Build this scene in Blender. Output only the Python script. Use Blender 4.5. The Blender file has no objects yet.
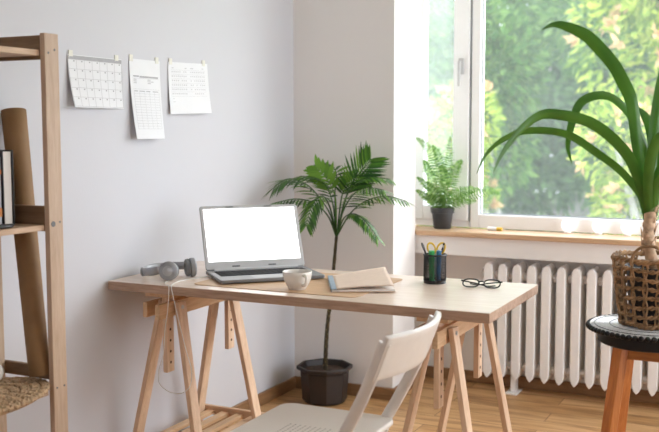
import bpy, bmesh, math, random
from mathutils import Vector, Matrix
random.seed(7)
S = bpy.context.scene
COL = S.collection
PI = math.pi
V3 = Vector

# ------------------------------------------------------------------ materials
def new_mat(name):
    m = bpy.data.materials.new(name); m.use_nodes = True
    nt = m.node_tree; b = nt.nodes['Principled BSDF']
    return m, nt, b

def ramp(nt, stops):
    r = nt.nodes.new('ShaderNodeValToRGB')
    e = r.color_ramp.elements
    e[0].position, e[0].color = stops[0][0], (*stops[0][1], 1)
    e[1].position, e[1].color = stops[-1][0], (*stops[-1][1], 1)
    for p, c in stops[1:-1]:
        k = e.new(p); k.color = (*c, 1)
    return r

def coords(nt, scale=(1, 1, 1), kind='Object', rot=(0, 0, 0)):
    t = nt.nodes.new('ShaderNodeTexCoord'); mp = nt.nodes.new('ShaderNodeMapping')
    mp.inputs['Scale'].default_value = scale; mp.inputs['Rotation'].default_value = rot
    nt.links.new(t.outputs[kind], mp.inputs['Vector'])
    return mp.outputs['Vector']

def noise(nt, vec, scale, detail=3, rough=.5, dist=0):
    n = nt.nodes.new('ShaderNodeTexNoise')
    n.inputs['Scale'].default_value = scale; n.inputs['Detail'].default_value = detail
    n.inputs['Roughness'].default_value = rough; n.inputs['Distortion'].default_value = dist
    nt.links.new(vec, n.inputs['Vector'])
    return n.outputs['Fac']

def bump(nt, b, h, strength, dist=.002):
    k = nt.nodes.new('ShaderNodeBump'); k.inputs['Strength'].default_value = strength
    k.inputs['Distance'].default_value = dist
    nt.links.new(h, k.inputs['Height']); nt.links.new(k.outputs['Normal'], b.inputs['Normal'])

def plain(name, col, rough=.5, metal=0, spec=.5, var=.06, nscale=40, bumpy=0, sheen=0):
    m, nt, b = new_mat(name)
    f = noise(nt, coords(nt), nscale)
    lo = tuple(c * (1 - var) for c in col); hi = tuple(min(1, c * (1 + var)) for c in col)
    r = ramp(nt, [(.3, lo), (.7, hi)]); nt.links.new(f, r.inputs['Fac'])
    nt.links.new(r.outputs['Color'], b.inputs['Base Color'])
    b.inputs['Roughness'].default_value = rough; b.inputs['Metallic'].default_value = metal
    b.inputs['Specular IOR Level'].default_value = spec
    if bumpy: bump(nt, b, f, bumpy)
    return m

def wood(name, c1, c2, axis='X', rough=.5, fine=1.0, spec=.4):
    m, nt, b = new_mat(name)
    s = {'X': (1.2, 14, 14), 'Y': (14, 1.2, 14), 'Z': (14, 14, 1.2)}[axis]
    v = coords(nt, tuple(k * fine for k in s))
    a = noise(nt, v, 3.0, 5, .6, .6)
    g = noise(nt, v, 16.0, 3, .6)
    mx = nt.nodes.new('ShaderNodeMath'); mx.operation = 'MULTIPLY_ADD'
    mx.inputs[1].default_value = .3; nt.links.new(g, mx.inputs[0]); 
    m2 = nt.nodes.new('ShaderNodeMath'); m2.operation = 'MULTIPLY'; m2.inputs[1].default_value = .7
    nt.links.new(a, m2.inputs[0]); nt.links.new(m2.outputs[0], mx.inputs[2])
    r = ramp(nt, [(.36, c1), (.62, c2)]); nt.links.new(mx.outputs[0], r.inputs['Fac'])
    nt.links.new(r.outputs['Color'], b.inputs['Base Color'])
    b.inputs['Roughness'].default_value = rough; b.inputs['Specular IOR Level'].default_value = spec
    bump(nt, b, mx.outputs[0], .08, .001)
    return m

def leaf_mat(name, stops, rough=.4, trans=.35, spec=.5):
    m, nt, b = new_mat(name)
    g = nt.nodes.new('ShaderNodeNewGeometry')
    n = noise(nt, coords(nt), 9, 2)
    ad = nt.nodes.new('ShaderNodeMath'); ad.operation = 'MULTIPLY_ADD'; ad.inputs[1].default_value = .55
    nt.links.new(g.outputs['Random Per Island'], ad.inputs[0])
    m2 = nt.nodes.new('ShaderNodeMath'); m2.operation = 'MULTIPLY'; m2.inputs[1].default_value = .45
    nt.links.new(n, m2.inputs[0]); nt.links.new(m2.outputs[0], ad.inputs[2])
    r = ramp(nt, stops); nt.links.new(ad.outputs[0], r.inputs['Fac'])
    nt.links.new(r.outputs['Color'], b.inputs['Base Color'])
    b.inputs['Roughness'].default_value = rough; b.inputs['Specular IOR Level'].default_value = spec
    t = nt.nodes.new('ShaderNodeBsdfTranslucent'); nt.links.new(r.outputs['Color'], t.inputs['Color'])
    mix = nt.nodes.new('ShaderNodeMixShader'); mix.inputs['Fac'].default_value = trans
    nt.links.new(b.outputs[0], mix.inputs[1]); nt.links.new(t.outputs[0], mix.inputs[2])
    nt.links.new(mix.outputs[0], nt.nodes['Material Output'].inputs['Surface'])
    return m

def glass_mat(name, dust, dust_col=(.9, .95, .97), streak=0):
    m, nt, b = new_mat(name)
    nt.nodes.remove(b)
    tr = nt.nodes.new('ShaderNodeBsdfTransparent'); tr.inputs['Color'].default_value = (.97, .985, .98, 1)
    gl = nt.nodes.new('ShaderNodeBsdfGlossy'); gl.inputs['Roughness'].default_value = .02
    lw = nt.nodes.new('ShaderNodeLayerWeight'); lw.inputs['Blend'].default_value = .5
    pw = nt.nodes.new('ShaderNodeMath'); pw.operation = 'POWER'; pw.inputs[1].default_value = 5
    nt.links.new(lw.outputs['Facing'], pw.inputs[0])
    fr = nt.nodes.new('ShaderNodeMath'); fr.operation = 'MULTIPLY_ADD'; fr.inputs[1].default_value = .9; fr.inputs[2].default_value = .035
    nt.links.new(pw.outputs[0], fr.inputs[0])
    m1 = nt.nodes.new('ShaderNodeMixShader')
    nt.links.new(fr.outputs[0], m1.inputs['Fac']); nt.links.new(tr.outputs[0], m1.inputs[1]); nt.links.new(gl.outputs[0], m1.inputs[2])
    tl = nt.nodes.new('ShaderNodeBsdfTranslucent'); tl.inputs['Color'].default_value = (*dust_col, 1)  # milky share of the glass imitates the bright haze outdoors
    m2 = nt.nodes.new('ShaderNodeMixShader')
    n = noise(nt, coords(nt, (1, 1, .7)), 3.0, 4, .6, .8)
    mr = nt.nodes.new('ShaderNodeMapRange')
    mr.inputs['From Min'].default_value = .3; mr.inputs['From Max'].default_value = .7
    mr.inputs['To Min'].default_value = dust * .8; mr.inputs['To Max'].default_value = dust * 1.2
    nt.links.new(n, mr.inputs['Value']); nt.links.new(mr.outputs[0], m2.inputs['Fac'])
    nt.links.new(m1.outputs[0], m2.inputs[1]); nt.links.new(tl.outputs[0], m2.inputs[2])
    nt.links.new(m2.outputs[0], nt.nodes['Material Output'].inputs['Surface'])
    return m

def emit_mat(name, col, strength, base=(.9, .9, .9)):
    m, nt, b = new_mat(name)
    b.inputs['Base Color'].default_value = (*base, 1)
    b.inputs['Emission Color'].default_value = (*col, 1); b.inputs['Emission Strength'].default_value = strength
    b.inputs['Roughness'].default_value = .3
    return m

def wall_mat(name, col, var=.015, bmp=.12):
    m, nt, b = new_mat(name)
    v = coords(nt)
    f = noise(nt, v, 1.3, 4, .6)
    r = ramp(nt, [(.3, tuple(c * (1 - var) for c in col)), (.7, tuple(c * (1 + var) for c in col))])
    nt.links.new(f, r.inputs['Fac']); nt.links.new(r.outputs['Color'], b.inputs['Base Color'])
    b.inputs['Roughness'].default_value = .85; b.inputs['Specular IOR Level'].default_value = .2
    g = noise(nt, coords(nt, (60, 60, 35)), 2.5, 3)
    bump(nt, b, g, bmp, .002)
    return m

def floor_mat():
    m, nt, b = new_mat('oak_planks')
    v = coords(nt)
    br = nt.nodes.new('ShaderNodeTexBrick'); nt.links.new(v, br.inputs['Vector'])
    br.offset = .37; br.inputs['Scale'].default_value = 1
    br.inputs['Brick Width'].default_value = 1.25; br.inputs['Row Height'].default_value = .135
    br.inputs['Mortar Size'].default_value = .0022; br.inputs['Mortar Smooth'].default_value = .2
    br.inputs['Color1'].default_value = (0, 0, 0, 1); br.inputs['Color2'].default_value = (1, 1, 1, 1)
    br.inputs['Mortar'].default_value = (.5, .5, .5, 1)
    gv = coords(nt, (1.1, 9, 1))
    ad = nt.nodes.new('ShaderNodeVectorMath'); ad.operation = 'MULTIPLY_ADD'
    ad.inputs[1].default_value = (7, 3, 0)
    nt.links.new(br.outputs['Color'], ad.inputs[0]); nt.links.new(gv, ad.inputs[2])
    a = noise(nt, ad.outputs[0], 1.9, 6, .62, .9)
    mx = nt.nodes.new('ShaderNodeMath'); mx.operation = 'MULTIPLY_ADD'; mx.inputs[1].default_value = .22
    nt.links.new(br.outputs['Color'], mx.inputs[0]); nt.links.new(a, mx.inputs[2])
    r = ramp(nt, [(.38, FLOOR[0]), (.55, FLOOR[1]), (.82, FLOOR[2])]); nt.links.new(mx.outputs[0], r.inputs['Fac'])
    mm = nt.nodes.new('ShaderNodeMixRGB'); mm.blend_type = 'MULTIPLY'
    nt.links.new(br.outputs['Fac'], mm.inputs['Fac']); nt.links.new(r.outputs['Color'], mm.inputs['Color1'])
    mm.inputs['Color2'].default_value = (.45, .4, .35, 1)
    nt.links.new(mm.outputs[0], b.inputs['Base Color'])
    b.inputs['Roughness'].default_value = .42; b.inputs['Specular IOR Level'].default_value = .35
    bump(nt, b, a, .06, .001)
    return m

def seat_mat(name, col, dark, x0, x1, y0, y1, px, py):
    m, nt, b = new_mat(name)
    t = nt.nodes.new('ShaderNodeTexCoord'); sp = nt.nodes.new('ShaderNodeSeparateXYZ'); nt.links.new(t.outputs['Object'], sp.inputs[0])
    def op(o, a, v, c=None):
        k = nt.nodes.new('ShaderNodeMath'); k.operation = o
        for i, q in enumerate((a, v, c)):
            if q is None: continue
            if isinstance(q, (int, float)): k.inputs[i].default_value = q
            else: nt.links.new(q, k.inputs[i])
        return k.outputs[0]
    out = None
    for ax, lo, hi, pitch, duty in (('X', x0, x1, px, .26), ('Y', y0, y1, py, .66), ('Z', .4485, 1, 9, 1)):
        v = sp.outputs[ax]
        g = op('MULTIPLY', op('GREATER_THAN', v, lo), op('LESS_THAN', v, hi))
        if duty < 1: g = op('MULTIPLY', g, op('LESS_THAN', op('FRACT', op('DIVIDE', op('SUBTRACT', v, lo), pitch), 0), duty))
        out = g if out is None else op('MULTIPLY', out, g)
    mx = nt.nodes.new('ShaderNodeMixRGB'); nt.links.new(out, mx.inputs['Fac'])
    mx.inputs['Color1'].default_value = (*col, 1); mx.inputs['Color2'].default_value = (*dark, 1)
    nt.links.new(mx.outputs[0], b.inputs['Base Color']); b.inputs['Roughness'].default_value = .33
    return m

# ------------------------------------------------------------------ mesh builder
class MB:
    def __init__(s): s.v = []; s.f = []
    def add(s, vs, fs):
        o = len(s.v); s.v += [tuple(v) for v in vs]; s.f += [tuple(i + o for i in f) for f in fs]
        return s
    def box(s, a, b, M=None):
        x0, y0, z0 = a; x1, y1, z1 = b
        vs = [V3(p) for p in ((x0,y0,z0),(x1,y0,z0),(x1,y1,z0),(x0,y1,z0),(x0,y0,z1),(x1,y0,z1),(x1,y1,z1),(x0,y1,z1))]
        if M is not None: vs = [M @ v for v in vs]
        return s.add(vs, [(0,3,2,1),(4,5,6,7),(0,1,5,4),(1,2,6,5),(2,3,7,6),(3,0,4,7)])
    def beam(s, p, q, u, w, h):
        """box from p to q; u: direction of the width w, h the other thickness"""
        p, q = V3(p), V3(q); t = (q - p).normalized(); u = V3(u); u = (u - t * u.dot(t)).normalized(); k = t.cross(u)
        vs = []
        for c in (p, q):
            for a, b in ((-1,-1),(1,-1),(1,1),(-1,1)): vs.append(c + u * (a * w / 2) + k * (b * h / 2))
        return s.add(vs, [(0,3,2,1),(4,5,6,7),(0,1,5,4),(1,2,6,5),(2,3,7,6),(3,0,4,7)])
    def tube(s, pts, r, n=8, cap=True, flat=None, closed=False):
        pts = [V3(p) for p in pts]; N = len(pts)
        rs = r if isinstance(r, (list, tuple)) else [r] * N
        ref = None; vs = []
        for i, p in enumerate(pts):
            if closed: t = pts[(i + 1) % N] - pts[i - 1]
            else: t = pts[min(i + 1, N - 1)] - pts[max(i - 1, 0)]
            t.normalize()
            if ref is None:
                ref = V3((0, 0, 1)) if abs(t.z) < .9 else V3((1, 0, 0))
                if flat is not None: ref = V3(flat[0])
            if flat is not None: ref = V3(flat[0])
            ref = (ref - t * ref.dot(t)).normalized(); k = t.cross(ref)
            fl = flat[1] if flat is not None else 1
            for j in range(n):
                a = 2 * PI * j / n
                vs.append(p + ref * (math.cos(a) * rs[i]) + k * (math.sin(a) * rs[i] * fl))
        fs = []
        for i in range(N if closed else N - 1):
            for j in range(n):
                a = i * n + j; b = i * n + (j + 1) % n; c = ((i + 1) % N) * n + (j + 1) % n; d = ((i + 1) % N) * n + j
                fs.append((a, b, c, d))
        if cap and not closed:
            fs.append(tuple(range(n - 1, -1, -1))); fs.append(tuple((N - 1) * n + j for j in range(n)))
        return s.add(vs, fs)
    def lathe(s, prof, c=(0, 0, 0), n=32, cap0=False, cap1=False, M=None, sx=1, sy=1):
        vs = []; c = V3(c)
        for r, z in prof:
            for j in range(n):
                a = 2 * PI * j / n; p = V3((r * math.cos(a) * sx, r * math.sin(a) * sy, z))
                vs.append((M @ p if M is not None else p) + c)
        fs = []
        for i in range(len(prof) - 1):
            for j in range(n):
                fs.append((i*n+j, i*n+(j+1)%n, (i+1)*n+(j+1)%n, (i+1)*n+j))
        if cap0: fs.append(tuple(range(n - 1, -1, -1)))
        if cap1: fs.append(tuple((len(prof) - 1) * n + j for j in range(n)))
        return s.add(vs, fs)
    def prism(s, poly, z0, z1, M=None):
        n = len(poly)
        vs = [V3((x, y, z0)) for x, y in poly] + [V3((x, y, z1)) for x, y in poly]
        if M is not None: vs = [M @ v for v in vs]
        return s.add(vs, [tuple(range(n - 1, -1, -1)), tuple(range(n, 2 * n))] + [(i, (i+1) % n, n + (i+1) % n, n + i) for i in range(n)])
    def grid(s, fn, nu, nv):
        vs = [fn(i / nu, j / nv) for j in range(nv + 1) for i in range(nu + 1)]
        fs = [(j*(nu+1)+i, j*(nu+1)+i+1, (j+1)*(nu+1)+i+1, (j+1)*(nu+1)+i) for j in range(nv) for i in range(nu)]
        return s.add(vs, fs)
    def paint(s, other, mat):
        """add the faces of another builder in a second material (print on a sheet)"""
        s.extra = getattr(s, 'extra', []); s.extra.append((len(s.f), len(s.f) + len(other.f), mat)); s.add(other.v, other.f); return s
    def build(s, name, mat, parent=None, smooth=35, bevel=0, seg=2, solid=0, fix=True):
        me = bpy.data.meshes.new(name)
        org = ORG.get(parent.name, V3((0, 0, 0))) if parent is not None else V3((0, 0, 0))
        me.from_pydata([V3(v) - org for v in s.v], [], s.f); me.update()
        if fix:
            bm = bmesh.new(); bm.from_mesh(me); bmesh.ops.recalc_face_normals(bm, faces=bm.faces); bm.to_mesh(me); bm.free()
        me.materials.append(mat)
        for k, (i0, i1, m2) in enumerate(getattr(s, 'extra', [])):
            me.materials.append(m2)
            for i in range(i0, i1): me.polygons[i].material_index = k + 1
        if smooth:
            me.shade_smooth(); me.set_sharp_from_angle(angle=math.radians(smooth))
        o = bpy.data.objects.new(name, me); COL.objects.link(o)
        if parent is not None: o.parent = parent; ORG[o.name] = org
        if solid:
            k = o.modifiers.new('solid', 'SOLIDIFY'); k.thickness = solid; k.offset = 0
        if bevel:
            k = o.modifiers.new('bevel', 'BEVEL'); k.width = bevel; k.segments = seg; k.limit_method = 'ANGLE'; k.angle_limit = math.radians(40)
            k.harden_normals = False
        return o
ORG = {}

def thing(name, label, cat, loc=(0, 0, 0), group=None):
    o = bpy.data.objects.new(name, None); COL.objects.link(o)
    o.location = loc; o.empty_display_size = .05
    ORG[o.name] = V3(loc)
    return tag(o, label, cat, group)
def tag(o, label, cat, group=None):
    o['label'] = label; o['category'] = cat
    if group: o['group'] = group
    return o
def struct(o): o['kind'] = 'structure'; return o
def kids(o): return [c for c in bpy.data.objects if c.parent == o]
def copy_tree(o, loc, rz=0, label=None):
    c = o.copy(); COL.objects.link(c); c.location = loc; c.rotation_euler.z = rz
    if label: c['label'] = label
    def rec(a, b):
        for ch in kids(a):
            d = ch.copy(); d.parent = b; COL.objects.link(d); rec(ch, d)
    rec(o, c)
    return c
def smooth_path(pts, k=4):
    P = [V3(p) for p in pts]; out = []
    for i in range(len(P) - 1):
        a = P[max(i - 1, 0)]; b = P[i]; c = P[i + 1]; d = P[min(i + 2, len(P) - 1)]
        for j in range(k):
            t = j / k
            out.append(.5 * ((2*b) + (c - a)*t + (2*a - 5*b + 4*c - d)*t*t + (3*b - a - 3*c + d)*t**3))
    out.append(P[-1]); return out
def rrect(x0, y0, x1, y1, r, n=5):
    out = []
    for cx, cy, a0 in ((x1-r, y0+r, -90), (x1-r, y1-r, 0), (x0+r, y1-r, 90), (x0+r, y0+r, 180)):
        for i in range(n + 1):
            a = math.radians(a0 + 90 * i / n); out.append((cx + r*math.cos(a), cy + r*math.sin(a)))
    return out
def frame2(o, ex, ey, ez=(0, 0, 1)):
    ex, ey, ez = V3(ex), V3(ey), V3(ez)
    return Matrix(((ex.x, ey.x, ez.x, o[0]), (ex.y, ey.y, ez.y, o[1]), (ex.z, ey.z, ez.z, o[2]), (0, 0, 0, 1)))
TO_CAM = V3((.438, -.899, 0))          # horizontal direction from the plants into the room
VIEW_R = V3((.899, .438, 0))

# ------------------------------------------------------------------ colours
FLOOR = ((.27, .13, .05), (.50, .275, .115), (.70, .44, .225))
M = dict(
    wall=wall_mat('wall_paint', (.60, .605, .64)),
    white_wall=wall_mat('white_plaster', (.84, .82, .80)),
    ceil=wall_mat('ceiling_paint', (.85, .85, .84)),
    base=wood('baseboard_oak', (.20, .105, .045), (.34, .19, .09), 'X', .45),
    base_y=wood('baseboard_oak_side', (.20, .105, .045), (.34, .19, .09), 'Y', .45),
    sill=wood('sill_oak', (.52, .33, .19), (.68, .46, .29), 'X', .35),
    frame=plain('window_plastic', (.93, .94, .955), .3, var=.01),
    gasket=plain('rubber_gasket', (.30, .32, .34), .5),
    metal=plain('brushed_metal', (.6, .6, .6), .35, .9, var=.03),
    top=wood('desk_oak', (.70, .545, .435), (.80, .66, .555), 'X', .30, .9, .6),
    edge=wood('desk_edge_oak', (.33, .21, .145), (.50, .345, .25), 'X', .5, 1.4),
    pine_z=wood('pine_upright', (.60, .41, .265), (.76, .56, .40), 'Z', .5),
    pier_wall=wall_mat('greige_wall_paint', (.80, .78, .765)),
    pine_y=wood('pine_beam', (.56, .36, .20), (.72, .50, .31), 'Y', .5),
    pine_x=wood('pine_rail', (.54, .35, .21), (.70, .49, .33), 'X', .5),
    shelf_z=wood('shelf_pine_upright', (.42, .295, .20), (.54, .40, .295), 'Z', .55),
    shelf_x=wood('shelf_pine_rail', (.15, .085, .042), (.23, .14, .078), 'X', .55),  # same pine with a darker colour, standing in for the unlit rungs
    shelf_y=wood('shelf_pine_board', (.45, .30, .19), (.60, .43, .30), 'Y', .55),
    black=plain('black_plastic', (.018, .018, .02), .4),
    blackg=plain('black_gloss', (.012, .014, .014), .18),
    dark=plain('dark_rubber', (.05, .05, .055), .7),
    silver=plain('laptop_aluminium', (.44, .45, .465), .42, .4, var=.02),
    silver_d=plain('laptop_bezel_grey', (.54, .55, .57), .45, .2, var=.02),
    keys=plain('key_plastic', (.012, .013, .015), .75, spec=.15),
    screen=emit_mat('lit_white_screen', (1, 1, 1), 1.25),
    grey=plain('grey_plastic', (.30, .31, .325), .32, .3, var=.03),
    grey_d=plain('dark_grey_plastic', (.13, .135, .14), .5),
    grey_l=plain('light_grey_plastic', (.40, .41, .425), .3, .3),
    cable=plain('white_cable', (.72, .71, .68), .4),
    mug=plain('cream_ceramic', (.78, .745, .69), .22, var=.02),
    mat=wood('placemat_veneer', (.50, .315, .175), (.60, .40, .245), 'X', .5, 1.2),
    paper=plain('white_paper', (.77, .78, .80), .8, spec=.2, var=.012, nscale=12),
    cream=plain('cream_page', (.82, .79, .75), .8, spec=.2, var=.03),
    kraft_l=plain('pinkish_card', (.70, .56, .46), .75, spec=.2, var=.03),
    kraft=plain('kraft_paper', (.25, .145, .066), .65, spec=.3, var=.08, nscale=15),
    kraft_d=plain('dark_kraft_paper', (.17, .095, .045), .7, spec=.3, var=.1, nscale=15),
    spine=plain('blue_grey_cloth', (.25, .32, .38), .8),
    ink=plain('grey_print', (.42, .425, .44), .8, spec=.1),
    ink_l=plain('pale_grey_print', (.56, .565, .58), .8, spec=.1),
    tape=plain('masking_tape', (.72, .71, .64), .6, spec=.3),
    chair=plain('greige_chair_plastic', (.71, .665, .62), .33, var=.02),
    chair_d=plain('chair_perforation', (.22, .19, .17), .6),
    pot=plain('brown_plastic_pot', (.030, .021, .018), .42, spec=.35),
    soil=plain('potting_soil', (.06, .035, .022), .95, var=.6, nscale=60, bumpy=1),
    potg=plain('charcoal_pot', (.035, .037, .042), .45),
    stem=wood('palm_trunk_bark', (.05, .045, .02), (.20, .16, .07), 'X', .8, 3),
    green_stem=plain('green_stalk', (.11, .17, .035), .5),
    palm=leaf_mat('palm_leaf', [(.2, (.016, .055, .014)), (.5, (.05, .16, .022)), (.8, (.17, .36, .04))], .34, .28),
    palm_y=leaf_mat('young_palm_leaf', [(.1, (.10, .26, .03)), (.9, (.24, .46, .06))], .36, .35),
    fern=leaf_mat('fern_leaf', [(.2, (.07, .20, .035)), (.8, (.30, .50, .14))], .5, .4),
    big=leaf_mat('strap_leaf', [(.2, (.02, .08, .012)), (.5, (.045, .14, .016)), (.8, (.10, .26, .03))], .3, .25),
    cane=plain('fibrous_cane', (.55, .38, .25), .85, var=.3, nscale=50, bumpy=.8),
    wick=plain('braided_seagrass', (.28, .165, .08), .75, var=.45, nscale=45, bumpy=.8),
    wick_l=plain('pale_braided_seagrass', (.40, .27, .155), .8, var=.35, nscale=70, bumpy=.8),
    stool=wood('orange_pine', (.36, .11, .022), (.55, .205, .05), 'Z', .42, .8),
    stool_x=wood('orange_pine_rail', (.33, .12, .030), (.48, .20, .06), 'X', .42, .8),
    rad=plain('radiator_enamel', (.88, .865, .85), .35, var=.02),
    rad_d=plain('radiator_pipe_enamel', (.66, .64, .63), .4, var=.02),
    yellow=plain('yellow_plastic', (.75, .50, .05), .3),
    green=plain('green_plastic', (.04, .42, .12), .3),
    blue=plain('blue_plastic', (.05, .20, .42), .3),
    globe=emit_mat('white_globe_light', (1, .98, .95), .8),
    orange=plain('orange_print', (.60, .22, .06), .6),
    bark=plain('grey_bark', (.34, .32, .31), .9, var=.25, nscale=12),
    grass=plain('garden_grass', (.13, .24, .06), .9, var=.4, nscale=6),
)

M['trunk'] = plain('knobbly_trunk', (.05, .038, .016), .8, var=.5, nscale=60)
M['trunk_l'] = plain('trunk_knobs', (.26, .22, .09), .8, var=.3, nscale=60)
M['blackw'] = plain('black_painted_wood', (.007, .007, .008), .5, spec=.3)
M['silver_b'] = plain('laptop_base_aluminium', (.235, .24, .25), .5, .3, var=.02)
M['touch'] = plain('touchpad_grey', (.30, .305, .315), .45, .2, var=.02)
M['twig'] = plain('bare_twig', (.13, .125, .12), .9)
M['placemat'] = plain('grey_woven_disc', (.55, .55, .56), .26, .1, var=.2, nscale=80)
M['leaf_a'] = leaf_mat('tree_leaf_mid', [(.15, (.035, .11, .025)), (.55, (.11, .235, .05)), (.9, (.28, .45, .11))], .6, .4, .2)
M['leaf_b'] = leaf_mat('tree_leaf_yellow', [(.15, (.07, .17, .02)), (.55, (.30, .41, .055)), (.9, (.60, .62, .13))], .6, .4, .2)
M['leaf_c'] = leaf_mat('tree_leaf_dark', [(.15, (.03, .085, .03)), (.9, (.13, .25, .08))], .6, .35, .2)
M['tips'] = leaf_mat('young_leaf_orange', [(.1, (.58, .36, .18)), (.9, (.68, .50, .30))], .6, .4, .2)
LID = 25
DUST1, DUST2 = .11, .04  # strength of the pale haze put into the panes
REAR_Z = 1.8
RY0, RY1 = -.4, 1.45
SKY, SKYC, SUN, EXPO = 4.0, (.94, .963, 1.065), 2.5, .6
for k_ in ('top',):
    b_ = M[k_].node_tree.nodes['Principled BSDF']; b_.inputs['Coat Weight'].default_value = .25; b_.inputs['Coat Roughness'].default_value = .16

PALM = [
  ('up', 0.13, [(0.29, 1.103, 0.784), (0.276, 1.058, 0.899), (0.225, 0.996, 1.002), (0.188, 0.94, 1.045), (0.151, 0.884, 1.056), (0.115, 0.829, 1.022)]),
  ('up', 0.125, [(0.29, 1.103, 0.784), (0.279, 1.04, 0.882), (0.245, 0.965, 0.946), (0.197, 0.884, 0.968), (0.15, 0.803, 0.958), (0.128, 0.734, 0.945)]),
  ('cam', 0.085, [(0.29, 1.103, 0.784), (0.294, 1.094, 0.934), (0.286, 1.079, 0.999), (0.258, 1.054, 1.06), (0.225, 1.027, 1.106)]),
  ('up', 0.09, [(0.29, 1.103, 0.784), (0.279, 1.114, 0.974), (0.277, 1.13, 1.08), (0.229, 1.123, 1.121), (0.163, 1.108, 1.107)]),
  ('cam', 0.125, [(0.294, 1.105, 0.784), (0.342, 1.101, 0.963), (0.381, 1.092, 1.038), (0.437, 1.091, 1.103), (0.475, 1.082, 1.144)]),
  ('up', 0.1, [(0.294, 1.105, 0.784), (0.342, 1.089, 0.954), (0.402, 1.08, 1.03), (0.473, 1.076, 1.063), (0.568, 1.083, 1.056)]),
  ('up', 0.09, [(0.294, 1.105, 0.784), (0.373, 1.077, 0.892), (0.463, 1.054, 0.956), (0.568, 1.038, 0.982), (0.673, 1.023, 0.964)]),
  ('up', 0.08, [(0.294, 1.105, 0.784), (0.347, 1.069, 0.873), (0.415, 1.041, 0.896), (0.482, 1.013, 0.865), (0.552, 0.986, 0.799)]),
  ('up', 0.1, [(0.29, 1.103, 0.784), (0.296, 1.028, 0.92), (0.294, 0.949, 0.98), (0.285, 0.867, 0.94), (0.294, 0.793, 0.859)]),
  ('cam', 0.08, [(0.294, 1.105, 0.784), (0.313, 1.109, 0.952), (0.336, 1.114, 1.008), (0.379, 1.13, 1.045), (0.423, 1.145, 1.045)]),
  ('up', 0.1, [(0.294, 1.105, 0.784), (0.347, 1.047, 0.893), (0.419, 0.999, 0.98), (0.506, 0.958, 1.021), (0.606, 0.923, 1.017)]),
  ('up', 0.11, [(0.29, 1.103, 0.784), (0.286, 1.079, 0.93), (0.266, 1.047, 1.019), (0.234, 1.009, 1.057), (0.178, 0.959, 1.067)]),
]
PALM_STEM = [(0.245, 1.081, 0.149), (0.247, 1.082, 0.245), (0.254, 1.085, 0.364), (0.269, 1.093, 0.506), (0.281, 1.099, 0.648), (0.292, 1.104, 0.784)]
BIG = [
  (0.045, [(1.789, 0.285, 0.983), (1.767, 0.268, 1.117), (1.747, 0.253, 1.243), (1.732, 0.24, 1.358), (1.705, 0.221, 1.423), (1.679, 0.203, 1.474), (1.64, 0.179, 1.524), (1.601, 0.154, 1.565), (1.552, 0.124, 1.59), (1.514, 0.1, 1.597), (1.48, 0.078, 1.58)]),
  (0.036, [(1.792, 0.286, 0.983), (1.783, 0.294, 1.154), (1.763, 0.296, 1.23), (1.726, 0.291, 1.315), (1.67, 0.276, 1.376), (1.616, 0.262, 1.386), (1.568, 0.251, 1.361), (1.544, 0.251, 1.297), (1.531, 0.258, 1.222), (1.542, 0.275, 1.164)]),
  (0.04, [(1.784, 0.282, 0.983), (1.781, 0.267, 1.041), (1.764, 0.246, 1.099), (1.732, 0.216, 1.184), (1.682, 0.179, 1.249), (1.623, 0.137, 1.296), (1.559, 0.092, 1.316), (1.495, 0.048, 1.319), (1.441, 0.008, 1.274), (1.396, -0.027, 1.205), (1.372, -0.053, 1.141)]),
  (0.03, [(1.781, 0.281, 0.983), (1.771, 0.274, 1.031), (1.753, 0.263, 1.078), (1.701, 0.235, 1.145), (1.632, 0.199, 1.202), (1.563, 0.163, 1.252), (1.496, 0.128, 1.27), (1.42, 0.089, 1.267), (1.362, 0.058, 1.237), (1.321, 0.036, 1.193), (1.298, 0.023, 1.137)]),
  (0.045, [(1.795, 0.288, 0.983), (1.789, 0.311, 1.083), (1.792, 0.339, 1.194), (1.777, 0.359, 1.28), (1.753, 0.374, 1.322), (1.728, 0.388, 1.349)]),
  (0.042, [(1.798, 0.289, 0.983), (1.809, 0.272, 1.086), (1.829, 0.26, 1.165), (1.874, 0.259, 1.243), (1.944, 0.271, 1.28), (2.016, 0.284, 1.243)]),
  (0.042, [(1.795, 0.288, 0.983), (1.803, 0.256, 1.055), (1.828, 0.232, 1.12), (1.881, 0.222, 1.158), (1.953, 0.222, 1.147), (2.003, 0.211, 1.079)]),
  (0.045, [(1.795, 0.288, 0.983), (1.8, 0.312, 1.115), (1.828, 0.348, 1.274), (1.885, 0.398, 1.401), (1.969, 0.461, 1.45), (2.057, 0.526, 1.387)]),
  (0.042, [(1.792, 0.286, 0.983), (1.791, 0.296, 1.211), (1.805, 0.314, 1.384), (1.834, 0.34, 1.526), (1.881, 0.374, 1.62), (1.943, 0.415, 1.621)]),
  (0.038, [(1.789, 0.285, 0.983), (1.787, 0.239, 1.071), (1.796, 0.199, 1.167), (1.818, 0.165, 1.238), (1.852, 0.137, 1.268), (1.889, 0.111, 1.259)]),
]
BIG_STEM = [(1.793, 0.287, 0.732), (1.79, 0.285, 0.854), (1.789, 0.284, 0.906), (1.786, 0.283, 0.951), (1.788, 0.284, 0.999), (1.791, 0.285, 1.037)]
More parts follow.
